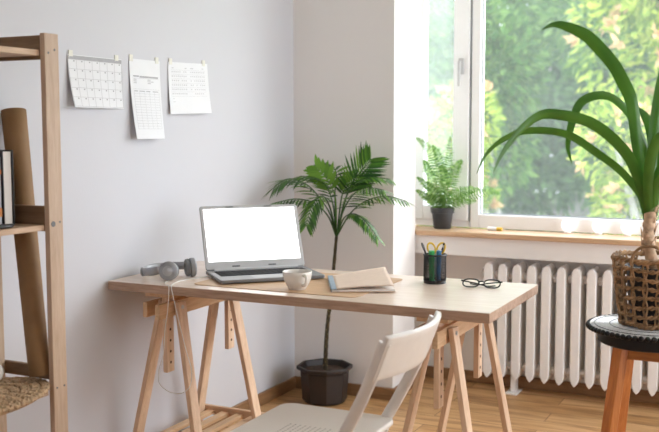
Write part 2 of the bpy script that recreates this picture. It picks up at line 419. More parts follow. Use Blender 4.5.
FERN = [
  [(0.619, 1.64, 0.886), (0.611, 1.63, 1.002), (0.582, 1.62, 1.126), (0.538, 1.61, 1.2), (0.494, 1.6, 1.235)],
  [(0.625, 1.64, 0.886), (0.637, 1.647, 1.001), (0.649, 1.653, 1.126), (0.651, 1.66, 1.244)],
  [(0.619, 1.64, 0.886), (0.594, 1.62, 0.952), (0.554, 1.6, 1.002), (0.508, 1.58, 1.041)],
  [(0.619, 1.64, 0.886), (0.587, 1.613, 0.917), (0.554, 1.587, 0.948), (0.511, 1.56, 0.978)],
  [(0.63, 1.64, 0.887), (0.693, 1.62, 0.95), (0.766, 1.6, 0.982), (0.833, 1.58, 0.99)],
  [(0.63, 1.64, 0.887), (0.694, 1.635, 0.934), (0.767, 1.63, 0.951), (0.869, 1.625, 0.979), (0.921, 1.62, 0.966)],
  [(0.625, 1.64, 0.886), (0.608, 1.653, 1.025), (0.586, 1.667, 1.149), (0.549, 1.68, 1.194)],
  [(0.625, 1.64, 0.886), (0.665, 1.627, 1.003), (0.699, 1.613, 1.088), (0.734, 1.6, 1.128)],
  [(0.619, 1.64, 0.886), (0.574, 1.647, 0.985), (0.539, 1.653, 1.074), (0.515, 1.66, 1.124)],
  [(0.63, 1.64, 0.887), (0.683, 1.607, 0.916), (0.755, 1.573, 0.93), (0.826, 1.54, 0.935)],
  [(0.625, 1.64, 0.886), (0.65, 1.61, 0.979), (0.644, 1.58, 1.069), (0.644, 1.55, 1.104)],
]

# ------------------------------------------------------------------ the setting
YP, XP, YW = 1.2326, .5247, 1.54        # pier front, pier right face, window wall
ZS = .7836                              # window sill top
XL, XM, XR, ZT = .40, 2.05, 3.40, 2.55            # window opening; top and right end out of view, enlarged to admit light
struct(MB().box((-.3, -5.2, -.12), (4.3, 2.0, 0)).build('floor', floor_mat(), smooth=0))
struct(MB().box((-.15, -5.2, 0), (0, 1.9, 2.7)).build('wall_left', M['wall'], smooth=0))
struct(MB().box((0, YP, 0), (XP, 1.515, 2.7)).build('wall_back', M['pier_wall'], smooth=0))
w = MB()
w.box((0, YW, .667), (4.3, 1.85, .7584))                       # beam under the sill
w.box((0, 1.72, 0), (4.3, 1.85, .667))                         # niche back
w.box((0, YW, .7584), (XL, 1.85, 2.7)); w.box((XR, YW, .7584), (4.3, 1.85, 2.7))
w.box((XL, YW, ZT), (XR, 1.85, 2.7)); w.box((2.75, YW, 0), (4.3, 1.72, .667))
struct(w.build('wall_window', M['white_wall'], smooth=0))
w = MB()
w.box((3.5, -5.2, 0), (3.65, RY0, 2.7)).box((3.5, RY1, 0), (3.65, YW, 2.7)).box((3.5, RY0, 2.35), (3.65, RY1, 2.7)).box((3.5, RY0, 0), (3.65, RY1, .06))
struct(w.build('wall_right', M['white_wall'], smooth=0))
struct(MB().box((-.15, -5.2, 2.7), (4.3, 1.9, 2.8)).build('ceiling', M['ceil'], smooth=0))
w = MB()
w.box((-.15, -5.35, 0), (.9, -5.2, 2.7)); w.box((3.3, -5.35, 0), (4.3, -5.2, 2.7))
w.box((.9, -5.35, 2.3), (3.3, -5.2, 2.7)); w.box((.9, -5.35, 0), (3.3, -5.2, REAR_Z))  # the gap left here is an unseen opening, added for fill daylight
struct(w.build('wall_rear', M['white_wall'], smooth=0))
struct(MB().box((.0005, -5.19, 0), (.014, YP - .014, .058)).build('baseboard_left', M['base_y'], bevel=.003))
bb = MB().box((.0005, YP - .014, 0), (XP + .014, YP - .0005, .058)).box((XP + .0005, YP - .0005, 0), (XP + .014, 1.515, .058))
struct(bb.build('baseboard_back', M['base'], bevel=.003))
struct(MB().box((.001, 1.706, 0), (2.749, 1.7195, .058)).build('baseboard_window', M['base'], bevel=.003))
sl = MB().box((XL + .001, YW + .002, .7588), (XR - .001, 1.72, ZS)).box((XP + .002, YW - .022, .7588), (3.6, YW + .002, ZS))
struct(sl.build('trim_1', M['sill'], bevel=.004))

def hframe(x0, x1, z0, z1, y0, y1, l, r, b, t):
    k = MB()
    k.box((x0, y0, z0), (x0 + l, y1, z1)); k.box((x1 - r, y0, z0), (x1, y1, z1))
    k.box((x0 + l, y0, z0), (x1 - r, y1, z0 + b)); k.box((x0 + l, y0, z1 - t), (x1 - r, y1, z1))
    return k
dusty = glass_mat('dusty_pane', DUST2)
# left, opening sash and right, fixed pane
w1 = struct(hframe(XL + .002, .735, ZS + .002, ZT - .002, 1.735, 1.80, .03, .006, .03, .03).build('window_1', M['frame'], bevel=.003))
sash = hframe(.434, .727, ZS + .034, ZT - .034, 1.722, 1.782, .055, .085, .075, .06).build('window_sash', M['frame'], w1, bevel=.006)
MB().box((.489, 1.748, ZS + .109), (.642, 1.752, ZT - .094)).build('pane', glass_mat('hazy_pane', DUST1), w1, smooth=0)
hd = MB().box((.672, 1.712, 1.55), (.70, 1.722, 1.63)).box((.679, 1.684, 1.60), (.693, 1.712, 1.614)).box((.679, 1.676, 1.49), (.693, 1.688, 1.614))
hd.build('window_handle', M['metal'], w1, bevel=.003)
MB().box((.7275, 1.728, ZS + .034), (.7345, 1.734, ZT - .034)).build('gasket', M['gasket'], w1, smooth=0)
for n_, xa, xb in ((2, .737, XM), (3, XM + .002, XR - .002)):  # the third window is unseen, added to bring in more daylight
    w2 = struct(hframe(xa, xb, ZS + .002, ZT - .002, 1.728, 1.80, .045, .06, .068, .06).build('window_%d' % n_, M['frame'], bevel=.005))
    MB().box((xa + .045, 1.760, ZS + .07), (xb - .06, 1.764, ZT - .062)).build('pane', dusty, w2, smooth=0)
    hframe(xa + .045, xb - .06, ZS + .07, ZT - .062, 1.752, 1.7595, .005, .005, .005, .005).build('gasket', M['gasket'], w2, smooth=0)

ym = (RY0 + RY1) / 2
for n_, ya, yb in ((1, RY0, ym), (2, ym, RY1)):                 # unseen glazed double leaves in the right wall, added to brighten the interior
    k = MB(); x0, x1 = 3.54, 3.60
    k.box((x0, ya + .002, .062), (x1, ya + .07, 2.348)); k.box((x0, yb - .07, .062), (x1, yb - .002, 2.348))
    k.box((x0, ya + .07, .062), (x1, yb - .07, .16)); k.box((x0, ya + .07, 2.27), (x1, yb - .07, 2.348))
    dr = struct(k.build('door_%d' % n_, M['frame'], bevel=.004))
    MB().box((3.568, ya + .07, .16), (3.572, yb - .07, 2.27)).build('pane', glass_mat('door_glass', .01), dr, smooth=0)

# ------------------------------------------------------------------ desk: table top on two trestles
X0, Y0, X1, Y1, HT = .0107, -.1956, 1.4107, .388, .74
t = thing('desk_tabletop', 'pale oak desk top resting on two wooden trestles, with the laptop on it', 'desk', (.71, .096, .709))
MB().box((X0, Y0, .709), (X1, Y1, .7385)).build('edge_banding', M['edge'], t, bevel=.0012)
MB().box((X0 + .0006, Y0 + .0006, .7386), (X1 - .0006, Y1 - .0006, HT)).build('top_surface', M['top'], t, smooth=0)

def trestle(cx, label):
    t = thing('trestle', label, 'trestle', (cx, .105, 0), 'trestles under the desk top')
    def P(x, y, z): return (cx + x, .105 + y, z)
    for s in (-1, 1):
        xa, xb = (.0100, .028) if s > 0 else (-.0600, -.0420)
        MB().box(P(xa, -.296 if s > 0 else -.272, .615), P(xb, .285, .668)).build('beam', M['pine_y'], t, bevel=.002)
        for e in (-1, 1):
            xt = .0385 if s > 0 else -.0305
            MB().beam(P(xt, e*.174 - .012, .664), P(xt + s*(.118 if s > 0 else .138), e*.214 - .012, .002), (0, 1, 0), .048, .018).build('leg', M['pine_z'], t, bevel=.002)
            b = MB()
            bxs = .046 if s > 0 else -.0598
            b.tube([P(bxs, e*.176 - .012, .645), P(bxs + s*.006, e*.176 - .012, .645)], .0085, 14)
            b.tube([P(bxs + s*.006, e*.176 - .012, .645), P(bxs + s*.0075, e*.176 - .012, .645)], .005, 6)
            b.build('bolt', M['metal'], t)
    for e in (-1, 1):
        u = MB().box(P(-.009, e*.205 - .022, .41), P(.009, e*.205 + .022, .690)).build('upright', M['pine_z'], t, bevel=.0015)
        for z in (.445, .485, .525, .565):
            MB().tube([P(-.0094, e*.205, z), P(.0094, e*.205, z)], .0052, 12).build('peg_hole', M['dark_hole'], u)
        MB().box(P(-.150, e*.236 - .009, .120), P(.135, e*.236 + .009, .156)).build('shelf_rail', M['pine_x'], t, bevel=.002)
    MB().box(P(-.052, -.268, .6905), P(.052, .268, .7088)).build('crosspiece', M['pine_y'], t, bevel=.002)
    for k in range(4):
        x = -.105 + k * .068
        MB().box(P(x - .017, -.2265, .126), P(x + .017, .2265, .140)).build('slat', M['pine_y'], t, bevel=.0015)
    return t
M['dark_hole'] = plain('drilled_hole_shadow', (.10, .055, .03), .9)
ta = trestle(.200, 'light pine trestle by the left wall, under the headphones, white cord hanging at it')
tb = trestle(1.222, 'light pine trestle under the right end of the desk, before the radiator')

# ------------------------------------------------------------------ folding chair (faces the left wall)
ch = thing('chair', 'greige plastic chair with slim curved backrest in front of the desk', 'chair', (1.0, -.56, 0))
sv = rrect(.825, -.765, 1.195, -.372, .045, 6)
MB().prism(sv, .434, .450).build('seat', seat_mat('perforated_seat_plastic', (.71, .665, .62), (.30, .265, .235), -.055, .085, -.14, .005, .0155, .0145), ch, bevel=.006, seg=3)
MB().prism(rrect(.845, -.745, 1.175, -.392, .035, 5), .415, .4345).build('seat_frame', M['chair'], ch, bevel=.004)
def bx(z): # lean of the back
    s = (z - .43) / .34
    return 1.152 + .160 * s + .012 * math.sin(PI * s)
for y in (-.738, -.376):
    pts = [(bx(z), y, z) for z in (.40, .45, .5, .55, .6, .65, .70, .735, .752)]
    MB().tube(pts, .0088, 12, flat=((0, 1, 0), 1.9)).build('back_post', M['chair'], ch)
def brf(u, v):
    y = -.746 + u * .378; z = .655 + v * .114
    return V3((bx(z) + .002 + .042 * (1 - (2*u - 1)**2), y, z))
MB().grid(brf, 18, 6).build('backrest', M['chair'], ch, solid=.016, bevel=.003, fix=False)
for y in (-.735, -.392):
    MB().tube([(1.165, y, .42), (1.06, y, .22), (.86, y, .012)], .011, 10).build('leg', M['chair'], ch)
    yy = y + (.02 if y < -.5 else -.02)
    MB().tube([(.86, yy, .42), (1.02, yy, .22), (1.21, yy, .012)], .011, 10).build('leg', M['chair'], ch)
MB().tube([(.90, -.735, .055), (.90, -.392, .055)], .008, 8).build('stretcher', M['chair'], ch)

# ------------------------------------------------------------------ shelf unit at the left
sh = thing('shelving_unit', 'raw pine ladder shelf unit standing against the left wall', 'shelf', (.13, -.9, 0))
for x in (.237, .010):
    dy = 0 if x > .1 else -.0200
    po = MB().box((x, -.752 + dy, 0), (x + .018, -.694 + dy, 1.553)).build('post', M['shelf_z'], sh, bevel=.002)
    if x > .1:
        for (y, z, r_) in ((-.738, 1.497, .0032), (-.712, 1.507, .0032), (-.738, .514, .0032), (-.707, .514, .0032), (-.708, 1.006, .0032), (-.736, 1.002, .0085)):
            MB().tube([(.2549, y, z), (.2562, y, z)], r_, 12).build('screw', M['grey_d'], po)
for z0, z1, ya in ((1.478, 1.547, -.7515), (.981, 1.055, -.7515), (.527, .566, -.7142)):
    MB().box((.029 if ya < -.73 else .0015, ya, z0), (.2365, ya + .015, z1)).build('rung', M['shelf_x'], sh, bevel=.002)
for x in (.237, .010):
    MB().box((x, -1.66, 0), (x + .018, -1.602, 1.553)).build('post', M['shelf_z'], sh, bevel=.002)
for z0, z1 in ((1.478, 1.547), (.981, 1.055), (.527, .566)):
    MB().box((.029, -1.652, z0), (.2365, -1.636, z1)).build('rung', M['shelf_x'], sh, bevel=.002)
for z0, z1 in ((1.488, 1.505), (.984, 1.000), (.492, .509)):
    MB().box((.012, -1.634, z0), (.236, -.7525, z1)).build('shelf_board', M['shelf_y'], sh, bevel=.002)

# things on the shelf
r = MB()
p0, p1 = V3((.203, -.7525, .5475)), V3((.043, -.662, 1.335))
ax = (p1 - p0).normalized(); e1 = ax.cross(V3((0, 1, 0))).normalized(); e2 = ax.cross(e1)
L = (p1 - p0).length
def spiral(u, v):
    a = u * 2 * PI * 2.3; rr = .0315 + .006 * v - .0012 * u * 2.3
    return p0 + ax * (L * v) + e1 * (rr * math.cos(a)) + e2 * (rr * math.sin(a))
rt = MB().grid(spiral, 66, 10).build('paper_roll', M['kraft'], solid=.0008, fix=False, smooth=60)
tag(rt, 'tall brown kraft paper roll leaning through the left shelf unit', 'paper roll')

bk = thing('book', 'black hardback book standing upright at the edge of the middle shelf', 'book', (.13, -.80, 1.0005), 'books on the middle shelf')
MB().box((.040, -.842, 1.004), (.168, -.808, 1.214)).build('page_block', M['cream'], bk, smooth=0)
cv = MB().box((.034, -.846, 1.0005), (.174, -.8425, 1.219)).box((.034, -.8075, 1.0005), (.174, -.804, 1.219)).box((.030, -.846, 1.0005), (.034, -.804, 1.219))
cv.build('cover', M['black'], bk, bevel=.001)
bk2 = thing('book', 'grey book with an orange band, leaning beside the black book on the shelf', 'book', (.12, -.87, 1.0005), 'books on the middle shelf')
MB().box((.040, -.884, 1.004), (.160, -.853, 1.195)).build('page_block', M['cream'], bk2, smooth=0)
cv = MB().box((.034, -.888, 1.0005), (.166, -.8845, 1.200)).box((.034, -.8525, 1.0005), (.166, -.849, 1.200)).box((.1662, -.888, 1.0005), (.169, -.849, 1.200))
cv.build('cover', M['ink'], bk2, bevel=.001)
for z0, z1 in ((1.03, 1.055), (1.15, 1.163)): MB().box((.1691, -.8885, z0), (.1697, -.8485, z1)).build('printed_band', M['orange'], bk2, smooth=0)
sb = MB().prism([(.197 + .020*math.cos(a)*1.1, -.885 + .05*math.sin(a)) for a in [i*PI/8 for i in range(16)]], 1.0005, 1.010)
tag(sb.build('black_case', M['black'], bevel=.004, seg=3), 'small flat black oval case lying on the middle shelf', 'case')

# oval woven mat on the low shelf
wm = thing('woven_mat', 'thick oval braided seagrass mat lying on the low shelf', 'mat', (.165, -.975, .5095))
MB().lathe([(.0, .5095), (.1, .5095), (.142, .511), (.15, .519), (.142, .527), (.1, .5275), (0, .5275)], (.165, -.975, 0), 48, sy=1.6).build('core', M['wick_l'], wm, bevel=0)
bd = MB()
for ring in range(7):
    rr = .148 - ring * .0215
    n = int(105 * rr / .15) + 10
    for s in (0, PI):
        pts = []
        for i in range(n * 2):
            a = 2 * PI * i / (n * 2)
            w_ = math.sin(a * n / 3 + s + ring)
            q = rr + .0075 * w_
            pts.append((.165 + q * math.cos(a), -.975 + q * 1.6 * math.sin(a) , .5265 + .0028 * math.cos(a * n / 3 * 2 + s)))
        bd.tube(pts, .0062, 6, closed=True)
bd.build('braid', M['wick_l'], wm)
vb = MB().lathe([(.0, .533), (.018, .535), (.030, .545), (.035, .560), (.033, .575), (.022, .590), (.012, .594), (.012, .60), (0, .60)], (.100, -.842, .003), 28)
tag(vb.build('vase', M['mug'], smooth=60), 'round white ceramic vase on the woven mat at the left edge', 'vase')

# ------------------------------------------------------------------ things on the desk
dm = MB().prism(rrect(.322, -.135, .952, .300, .035, 6), .7402, .7420)
tag(dm.build('desk_mat', M['mat'], bevel=.0006), 'pale wood veneer desk mat with rounded corners under the laptop', 'desk mat')

# laptop
LA = V3((.431, -.111, .7425)); ex = V3((.70, .714, 0)).normalized(); ey = V3((-ex.y, ex.x, 0))
LW, LD = .383, .250
B = frame2(LA, ex, ey)
lp = thing('laptop', 'silver laptop with blank white screen standing open on the desk', 'laptop', B @ V3((LW/2, LD/2, 0)))
base = MB().prism(rrect(0, 0, LW, LD, .010, 4), .003, .0150, B).build('base', M['silver_b'], lp, bevel=.002)
MB().prism(rrect(.022, .090, LW - .022, .205, .004, 3), .0151, .0154, B).build('keyboard_tray', M['keys'], lp, smooth=0)
kk = MB(); rows = [(.093, .018), (.1125, .018), (.132, .018), (.1515, .018), (.171, .018), (.1905, .012)]
for ri, (ky, kh) in enumerate(rows):
    x = .025
    ws = [.02] * 17 if ri else [.02, .02, .02, .02, .10, .02, .02, .02, .02, .02, .02]
    for i, kw in enumerate(ws):
        if x + kw > LW - .023: break
        kk.box((x + .0012, ky + .0012, .0154), (x + kw - .0012, ky + kh - .0012, .0170), B); x += kw
kk.build('keyboard', M['keys'], lp, smooth=0)
MB().prism(rrect(.125, .012, .235, .080, .003, 3), .0151, .0153, B).build('touchpad', M['touch'], lp, smooth=0)
for k in range(4): MB().box((-.0003, .12 + k * .022, .0065), (.0003, .133 + k * .022, .0115), B).build('port', M['black'], lp, smooth=0)
MB().tube([B @ V3((.03, .237, .0165)), B @ V3((LW - .03, .237, .0165))], .0052, 12).build('hinge', M['silver_d'], lp)
TL = math.radians(LID)
up = ey * math.sin(TL) + V3((0, 0, 1)) * math.cos(TL); nb = up.cross(ex) * -1   # nb: away from the viewer side
if nb.dot(ey) < 0: nb = -nb
BL = Matrix(((ex.x, up.x, nb.x, 0), (ex.y, up.y, nb.y, 0), (ex.z, up.z, nb.z, 0), (0, 0, 0, 1)))
BL.translation = B @ V3((0, .238, .014))
LH = .256
lid = MB().prism(rrect(0, .003, LW, LH, .010, 5), 0, .0065, BL).build('lid', M['silver'], lp, bevel=.0012)
MB().prism(rrect(.0025, .006, LW - .0025, LH - .0025, .008, 4), -.0006, -.0001, BL).build('bezel', M['silver_d'], lid, smooth=0)
MB().prism(rrect(.0125, .034, LW - .0125, LH - .0125, .002, 2), -.0011, -.0007, BL).build('screen', M['screen'], lid, smooth=0)
for x in (.10, .24): MB().prism(rrect(x, .012, x + .03, .017, .002, 2), -.0016, -.0007, BL).build('bumper', M['grey_d'], lid, smooth=0)
for x in (.10, .25): MB().prism(rrect(x, LH - .0075, x + .03, LH - .0045, .001, 2), -.0022, -.0007, BL).build('bumper', M['grey_d'], lid, smooth=0)

# headphones, lying on the desk
hp = thing('headphones', 'silver grey over-ear headphones lying on the left end of the desk', 'headphones', (.16, -.04, .74))
def disc(prof, c, axis, n=30):
    a = V3(axis).normalized(); u = a.cross(V3((0, 0, 1))).normalized(); k = a.cross(u)
    Mx = Matrix(((u.x, k.x, a.x, 0), (u.y, k.y, a.y, 0), (u.z, k.z, a.z, 0), (0, 0, 0, 1)))
    return MB().lathe(prof, c, n, M=Mx)
C1, A1 = V3((.206, -.100, .7755)), V3((.30, -.95, .12))
C2, A2 = V3((.226, .016, .7755)), V3((.72, .69, .05))
for c, a in ((C1, A1), (C2, A2)):
    cup = disc([(0, .016), (.018, .0155), (.022, .014), (.030, .0125), (.034, .009), (.0348, 0), (.034, -.006), (.026, -.010), (0, -.010)], c, a).build('ear_cup', M['grey'], hp, smooth=30)
    disc([(0, .0168), (.016, .0166), (.0185, .0155)], c, a).build('disc', M['grey_l'], cup)
    cs = disc([(.017, -.010), (.016, -.020), (.020, -.025), (.026, -.0255), (.031, -.022), (.0325, -.014), (.031, -.009)], c, a).build('cushion', M['grey_d'], cup)
bpts = smooth_path([C1 + V3((-.028, .008, .004)), (.145, -.108, .771), (.098, -.098, .764), (.066, -.068, .761), (.054, -.020, .761), (.064, .028, .763), (.105, .060, .767), (.160, .062, .771), C2 + V3((-.026, .024, .004))], 5)
MB().tube(bpts, .0145, 10, flat=((0, 0, 1), .34)).build('headband', M['grey'], hp)
MB().tube(bpts[12:27], .0165, 10, flat=((0, 0, 1), .50)).build('headband_pad', M['grey_l'], hp)
for c, q in ((C1, bpts[3]), (C2, bpts[-4])):
    MB().tube([c + V3((-.030, .006, .004)), q], .0155, 10, flat=((0, 0, 1), .5)).build('yoke', M['grey_l'], hp)
cab = [(.214, -.112, .7425), (.232, -.160, .7425), (.268, -.196, .7425), (.279, -.203, .735), (.275, -.206, .66), (.265, -.21, .588), (.256, -.21, .50), (.236, -.21, .44), (.240, -.21, .395), (.282, -.21, .372), (.332, -.21, .374), (.366, -.21, .405), (.372, -.21, .46), (.351, -.21, .527), (.322, -.21, .629), (.296, -.207, .72), (.289, -.203, .7385), (.280, -.188, .7428), (.262, -.140, .7425), (.255, -.08, .7425), (.270, -.02, .7425), (.300, .018, .747), (.334, .012, .7515)]
MB().tube(smooth_path(cab, 6), .0016, 6).build('cord', M['cable'], hp)

# cup
MC = V3((.706, -.066, .7424))
mg = thing('coffee_cup', 'wide cream ceramic cup standing on the desk mat before the laptop', 'cup', MC)
MB().lathe([(0, .0035), (.022, .0035), (.026, 0), (.029, 0), (.030, .003), (.036, .012), (.045, .030), (.0485, .046), (.0495, .0585), (.0485, .0600), (.0470, .0585), (.0455, .045), (.042, .030), (.033, .013), (.02, .007), (0, .007)], MC, 44).build('bowl', M['mug'], mg, smooth=50)
hdir = V3((.80, -.60, 0)).normalized()
hpts = smooth_path([MC + hdir * a + V3((0, 0, z)) for a, z in ((.046, .050), (.060, .053), (.071, .045), (.070, .031), (.058, .020), (.040, .018))], 5)
MB().tube(hpts, .0052, 10).build('handle', M['mug'], mg)
MB().lathe([(0, .041), (.0440, .041)], MC, 36).build('coffee', plain('black_coffee', (.03, .015, .008), .1), mg)  # dark glossy disc inside the bowl

# sketchbook with its cover lifted
nbk = thing('sketchbook', 'open sketchbook with pinkish cover lifted and blue-grey spine, lying on the mat', 'sketchbook', (.85, .05, .7424))
na = V3((.841, -.080, .7424)); nx = V3((.88, .475, 0)).normalized(); ny = V3((-nx.y, nx.x, 0)); NW, NL = .212, .297
NB = frame2(na, nx, ny)
MB().box((0, 0, 0), (NW, NL, .0022), NB).build('lower_cover', M['kraft_l'], nbk, bevel=.0004)
MB().box((.002, .003, .0023), (NW - .003, NL - .003, .0075), NB).build('pages', M['cream'], nbk, smooth=0)
def cov(u, v):
    return NB @ V3((.014 + u * .192, v * NL, .0098 + .030 * u**1.25 * (.35 + .65 * v) + .004 * math.sin(PI * u)))
MB().grid(cov, 14, 10).build('upper_cover', M['kraft_l'], nbk, solid=.0014, fix=False)
MB().box((-.0012, 0, 0), (.0, NL, .0105), NB).box((0, 0, .0090), (.022, NL, .0108), NB).build('spine', M['spine'], nbk, bevel=.0006)

# mesh pen cup
PC = V3((1.075, .268, .7402))
pc = thing('pen_cup', 'black wire mesh pen cup standing on the desk near the pier', 'pen cup', PC)
R1, HC = .039, .100
MB().lathe([(0, 0), (R1, 0), (R1, .012), (R1 - .001, .012), (R1 - .001, .002), (0, .002)], PC, 32).build('base', M['black'], pc)
ms = MB()
for i in range(44):
    a0 = 2 * PI * i / 44
    for s in (1, -1):
        ms.tube([PC + V3((R1*math.cos(a0 + s*k*.16), R1*math.sin(a0 + s*k*.16), .010 + k*.0125)) for k in range(8)], .00085, 4, cap=False)
ms.build('wire_mesh', M['black'], pc, smooth=0)
MB().tube([PC + V3(((R1+.001)*math.cos(a), (R1+.001)*math.sin(a), HC)) for a in [2*PI*i/36 for i in range(36)]], .0026, 8, closed=True).build('rim', M['black'], pc)
def stick(name, label, cat, b, tpt, r, mat, parts=()):
    b, tpt = PC + V3(b), PC + V3(tpt); ax = (tpt - b)
    t = thing(name, label, cat, b)
    MB().tube([b, b + ax * .97, tpt], [r, r, r * .75], 12).build('barrel', mat, t)
    for nm, f0, f1, rr, mt in parts:
        MB().tube([b + ax * f0, b + ax * f1], rr, 12).build(nm, mt, t)
    return t
stick('pen', 'thin black pen leaning left out of the mesh pen cup', 'pen', (.012, -.014, .004), (-.047, -.008, .140), .0034, M['black'], [('clip', .82, .96, .0046, M['grey_d'])])
stick('marker', 'green highlighter marker standing in the mesh pen cup', 'marker', (-.004, -.020, .004), (-.003, -.028, .117), .0095, M['green'], [('cap', .66, .995, .0105, M['green'])])
stick('marker', 'blue marker standing beside the green one in the pen cup', 'marker', (.014, .0, .004), (.019, -.012, .117), .0078, M['blue'], [('cap', .66, .995, .0086, M['blue'])])
stick('pencil', 'black pencil leaning right in the pen cup between the scissor loops', 'pencil', (-.014, .018, .004), (.026, .022, .140), .0032, M['black'], [('ferrule', .88, .94, .0036, M['metal'])])
sc = thing('scissors', 'yellow handled scissors standing handles up in the pen cup', 'scissors', PC + V3((0, .012, .004)))
for s in (-1, 1):
    MB().beam(PC + V3((-s*.004, .012 + s*.001, .004)), PC + V3((s*.004, .012 + s*.001, .105)), VIEW_R, .009, .0016).build('blade', M['metal'], sc)
    cx = s * .0165
    ring = []
    for i in range(22):
        a = 2 * PI * i / 22
        q = V3((0, 0, 0)) + VIEW_R * (cx + .0135 * math.cos(a) + s * .004 * math.sin(a)) + V3((0, .012 + s*.001, .120 + .0195 * math.sin(a)))
        ring.append(PC + q)
    MB().tube(ring, .0036, 8, closed=True).build('handle', M['yellow'], sc)

# eyeglasses
gl = thing('eyeglasses', 'black framed eyeglasses lying folded on the right part of the desk', 'glasses', (1.25, .25, .7402))
GO = V3((1.256, .222, .7415)); gx = V3((.985, .17, 0)).normalized(); gy = V3((-gx.y, gx.x, 0))
tlt = math.radians(38); gz = (V3((0, 0, 1)) * math.sin(tlt) + gy * math.cos(tlt)).normalized()
fr = MB(); lens = []
for s in (-1, 1):
    pts = []
    for i in range(28):
        a = 2 * PI * i / 28; cx_, sy_ = math.cos(a), math.sin(a)
        qx = .027 * math.copysign(abs(cx_)**.75, cx_); qz = .0185 * math.copysign(abs(sy_)**.75, sy_) + .0215
        pts.append(GO + gx * (s * .036 + qx) + gz * qz)
    fr.tube(pts, .0024, 8, closed=True); lens.append(pts)
fr.tube(smooth_path([GO + gx * x + gz * z for x, z in ((-.0105, .027), (0, .031), (.0105, .027))], 4), .0024, 8)
for s in (-1, 1): fr.tube([GO + gx * (s * .062) + gz * .030, GO + gx * (s * .070) + gz * .031], .0028, 8)
fr.build('rim', M['blackg'], gl)
lm = glass_mat('clear_lens', .03)
for pts in lens:
    MB().add(pts, [tuple(range(len(pts)))]).build('lens', lm, gl, smooth=0)
for s in (-1, 1):
    h = GO + gx * (s * .069) + gz * .031
    e = GO + gx * (-s * .045) + gy * (.052 + .012 * s) + V3((0, 0, .003))
    m_ = h.lerp(e, .75); m_.z = .743
    MB().tube(smooth_path([h, h.lerp(m_, .5) + V3((0, 0, .001)), m_, e], 5), .0024, 8, flat=((0, 0, 1), .6)).build('temple', M['blackg'], gl)

# ------------------------------------------------------------------ sheets taped to the wall
def sheet(label, cat, y0, y1, z0, z1, dfn, skew=0):
    """dfn(u, v): distance from the wall; v counts down from the top edge"""
    t = thing('paper_sheet' if cat == 'paper sheet' else 'wall_calendar', label, cat, (0.002, (y0 + y1)/2, z1), 'sheets taped to the left wall')
    def F(u, v, e=0): return V3((.0006 + dfn(u, v) + e, y0 + (y1 - y0) * u, z1 + (z0 - z1) * v + skew * u))
    base = MB().grid(lambda a, b: F(a, b), 14, 18)
    def patch(mb, u0, u1, v0, v1, e=.0007):
        n = max(1, int((u1 - u0) * 14)); k = max(1, int((v1 - v0) * 18))
        mb.grid(lambda a, b: F(u0 + (u1-u0)*a, v0 + (v1-v0)*b, e), n, k)
    for u in (.06, .90):
        tp = MB(); q = F(u, 0)
        tp.box((.0012, q.y - .010, q.z - .010), (q.x + .0012, q.y + .010, q.z + .014)); tp.build('adhesive_tape', M['tape'], t, smooth=0)
    return t, patch, base
t, pa, base = sheet('month calendar sheet with square grid, leftmost of the papers taped up', 'calendar', -.370, -.084, 1.352, 1.528,
              lambda u, v: .002 + .022 * v**1.6 * (1 - u)**1.3 + .006 * v * v)
g = MB(); pa(g, .005, .995, .012, .085)
base.paint(g, M['ink'])
g = MB()
for i in range(8): pa(g, .006 + i*.1405, .0135 + i*.1405, .09, .985)
for j in range(6): pa(g, .006, .997, .085 + j*.178, .094 + j*.178)
base.paint(g, M['ink_l'])
g = MB(); rr = random.Random(3)
for j in range(5):
    for i in range(7): pa(g, .095 + i*.1405, .120 + i*.1405, .105 + j*.178, .130 + j*.178)
for i in range(7): pa(g, .03 + i*.1405, .12 + i*.1405, .035, .058, .0012)
base.paint(g, M['ink'])
base.build('sheet', M['paper'], t, fix=False, smooth=0)
t, pa, base = sheet('tall printed form sheet with grey table, middle of the papers taped up', 'paper sheet', -.040, .146, 1.243, 1.536,
              lambda u, v: .002 + .030 * v**1.8 * (1 - .35*u) + .004 * math.sin(PI * u) * v)
g = MB(); pa(g, .10, .28, .205, .222); pa(g, .30, .92, .208, .230)
for j in range(3): pa(g, .10, .20, .25 + j*.022, .258 + j*.022); pa(g, .55, .66 + .1*(j % 2), .25 + j*.022, .258 + j*.022)
for x0, x1 in ((.10, .22), (.26, .44), (.48, .62), (.70, .90)): pa(g, x0, x1, .395, .405)
base.paint(g, M['ink'])
g = MB()
for j in range(14): pa(g, .09, .93, .43 + j*.034, .4335 + j*.034)
for i in range(6): pa(g, .09 + i*.166, .098 + i*.166, .41, .876)
pa(g, .09, .94, .237, .241); pa(g, .09, .94, .372, .376)
base.paint(g, M['ink_l'])
base.build('sheet', M['paper'], t, fix=False, smooth=0)
t, pa, base = sheet('year planner sheet with rows of tiny dates, rightmost of the papers taped up', 'paper sheet', .200, .474, 1.337, 1.538,
              lambda u, v: .002 + .010 * v * v + .010 * v * u * u, .008)
g = MB()
for j in range(6):
    for i in range(8):
        for (u0) in (.08, .54): 
            if rr.random() < .93: pa(g, u0 + i*.048, u0 + .026 + i*.048, .17 + j*.085, .195 + j*.085); 
for u0, u1 in ((.08, .13), (.40, .45), (.54, .62), (.84, .89)): pa(g, u0, u1, .10, .118)
pa(g, .08, .12, .70, .71); pa(g, .08, .14, .76, .77)
base.paint(g, M['ink_l'])
g = MB()
for j in range(7): pa(g, .07, .93, .145 + j*.085, .149 + j*.085)
base.paint(g, M['ink_l'])
base.build('sheet', M['paper'], t, fix=False, smooth=0)

